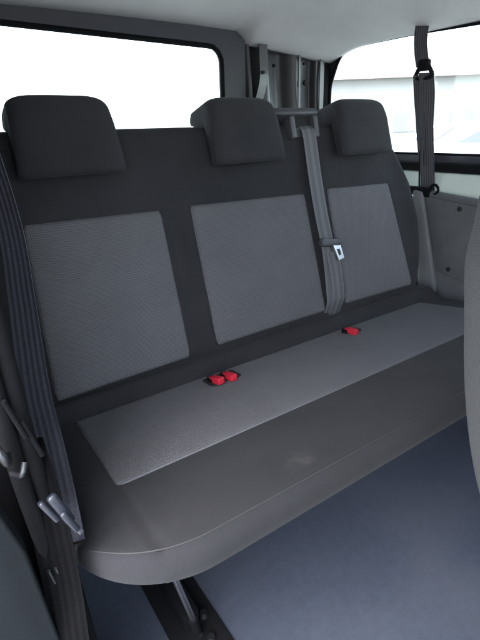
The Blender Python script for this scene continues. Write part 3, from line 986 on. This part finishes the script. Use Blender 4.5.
def near_panel():
    out = rounded_poly([(-0.20, 0.275, 0.03), (-0.030, 0.265, 0.03), (0.000, 0.125, 0.06), (0.012, -0.08, 0.1), (0.020, -0.375, 0.004), (-0.20, -0.375, 0.004)], 0.008)
    o = prism('entry_trim', [tuple(p) for p in out], lambda a, b, d: (a, -0.405 - d, b), 0.03, M['trimblue'], None, bevel=0.008, seg=3)
    tag(o, 'blue grey trim panel at the side door opening, lower left corner', 'trim panel')
M['trimblue'] = mat('blue_grey_trim', (0.0085, 0.0105, 0.0125), 0.85, spec=0.12, var=0.12, vscale=20, bump=0.2, bscale=350)
near_panel()

# ------------------------------------------------------------------ near right: the seat in front, seen at its edge
def front_seat():
    t = thing('front_seat', 'pale grey seat back standing close at the right edge', 'seat')
    # outline in the seat-back's own plane: a across from its near edge, z up
    prof = [(0.372, 0.09), (0.352, 0.14), (0.342, 0.20), (0.341, 0.26), (0.346, 0.31), (0.355, 0.36), (0.367, 0.42), (0.390, 0.458), (0.420, 0.505), (0.47, 0.56), (0.55, 0.59), (0.72, 0.59), (0.80, 0.55), (0.83, 0.45), (0.82, 0.22), (0.74, 0.12), (0.50, 0.10)]
    outl = catmull([(a, b, 0) for a, b in prof] + [(prof[0][0], prof[0][1], 0)], 6)[:-1, :2]
    cen = outl.mean(axis=0)
    rings = []; uvs = []
    th = 0.10
    for k in np.linspace(0, 1, 21):
        a = math.pi * k
        yy = -math.cos(a) * th / 2
        sc = 1 - 0.12 * (1 - math.sin(a) ** 0.5)
        rows = []
        for p in outl:
            q = cen + (p - cen) * sc + np.array([0.098, 0.0])
            # leaning seat-back plane
            rows.append((q[0], -0.70 + (q[1] - 0.3) * 0.28 + yy, q[1]))
        rings.append(rows); uvs.append([(p[0] + yy, p[1]) for p in outl])
    me = grid_mesh('backrest', np.array(rings), np.array(uvs), closed_v=True, caps=True)
    link('backrest', me, M['seatgrey'], t)
    box('seat_cushion', (0.42, -1.25, 0.06), (0.86, -0.80, 0.20), M['seatgrey'], t, 0.04, seg=4)
    box('pedestal', (0.50, -1.15, FLOOR + 0.005), (0.78, -0.86, 0.065), M['plasdark'], t, 0.01)
front_seat()

# ------------------------------------------------------------------ outside, seen through the side window
def car(x, y, rz, paint, label):
    t = thing('parked_car', label, 'car', group='cars parked outside')
    t.location = (x, y, -0.95)
    t.rotation_euler = (0, 0, rz)
    side = [(-2.05, 0.35), (-2.1, 0.62), (-1.95, 0.88), (-1.15, 0.95), (-0.55, 1.40), (0.75, 1.45), (1.45, 1.05), (2.05, 0.90), (2.12, 0.5), (2.0, 0.3)]
    rows = []
    for yy, k, dz in ((-0.84, 0.97, 0), (-0.80, 1, 0), (-0.6, 1, .01), (0.6, 1, .01), (0.80, 1, 0), (0.84, 0.97, 0)):
        rows.append([(a * k, yy * (0.86 if b > 1.2 else 1), b + dz) for a, b in side])
    me = grid_mesh('body', np.array(rows), closed_v=True, caps=True)
    body = link('body', me, paint, t); sharp(me, 0.5)
    for s in (-1, 1):
        win = [(-0.98, 0.98), (-0.50, 1.34), (0.70, 1.38), (1.25, 1.04)]
        prism('side_window', win, lambda a, b, d: (a, s * (0.845 - 0.30 * max(0, b - 0.98) + d * 0.01), b), 1.0, M['carglass'], body, smooth=False)
    for (pa, pb) in (((-1.13, 0.97), (-0.57, 1.385)), ((1.42, 1.07), (0.79, 1.43))):
        sgn = -1 if pa[0] < 0 else 1
        prism('windscreen', [(-0.66, 0.06), (0.66, 0.06), (0.58, 0.94), (-0.58, 0.94)],
              lambda a, b, d: (pa[0] + (pb[0] - pa[0]) * b + sgn * (0.006 + d), a, pa[1] + (pb[1] - pa[1]) * b + 0.008 + d), 0.01, M['carglass'], body, smooth=False)
    for wx, a in ((-1.3, 0), (1.3, 0)):
        for s in (-1, 1):
            bm = bmesh.new()
            bmesh.ops.create_cone(bm, cap_ends=True, segments=24, radius1=0.32, radius2=0.32, depth=0.2, matrix=Matrix.Translation((wx, s * 0.76, 0.32)) @ Matrix.Rotation(math.pi / 2, 4, 'X'))
            me = bpy.data.meshes.new('wheel'); bm.to_mesh(me); bm.free()
            w = link('wheel', me, M['tyre'], t); sharp(me)
            bm = bmesh.new()
            bmesh.ops.create_cone(bm, cap_ends=True, segments=20, radius1=0.2, radius2=0.2, depth=0.22, matrix=Matrix.Translation((wx, s * 0.76, 0.32)) @ Matrix.Rotation(math.pi / 2, 4, 'X'))
            me = bpy.data.meshes.new('rim'); bm.to_mesh(me); bm.free()
            link('rim', me, M['carsilver'], w); sharp(me)
    for s in (-1, 1):
        box('headlight', (2.03, s * 0.6 - 0.16, 0.66), (2.115, s * 0.6 + 0.16, 0.80), M['carwhite'], body, 0.02)
car(23.8, 14.8, math.radians(140), M['carsilver'], 'farthest washed out silver car seen through the side window')
car(17.2, 10.0, math.radians(55), M['carwhite'], 'white parked car facing the van in the middle distance outside the side window')
car(12.9, 6.7, math.radians(150), M['carsilver'], 'nearest silver parked car, low at the right of the side window')

def building():
    t = thing('house', 'pale washed out house with reddish roof beyond the side window', 'house')
    R_ = Matrix.Translation((32, 26, -0.95)) @ Matrix.Rotation(math.radians(-40), 4, 'Z')
    o = box('wall', (-9, -3, 0), (9, 3, 4.6), M['wall'], t, 0); o.data.transform(R_)
    rows = [[(-9.4, -3.5, 4.6), (-9.4, 0, 6.6), (-9.4, 3.5, 4.6)], [(9.4, -3.5, 4.6), (9.4, 0, 6.6), (9.4, 3.5, 4.6)]]
    me = grid_mesh('roof', np.array(rows), closed_v=True, caps=True); me.transform(R_)
    link('roof', me, M['roofing'], t, smooth=False)
    for k in range(4):
        w = box('window', (-7.5 + k * 4, -3.06, 1.0), (-5.9 + k * 4, -2.95, 2.3), M['paleglass'], t, 0); w.data.transform(R_)
building()
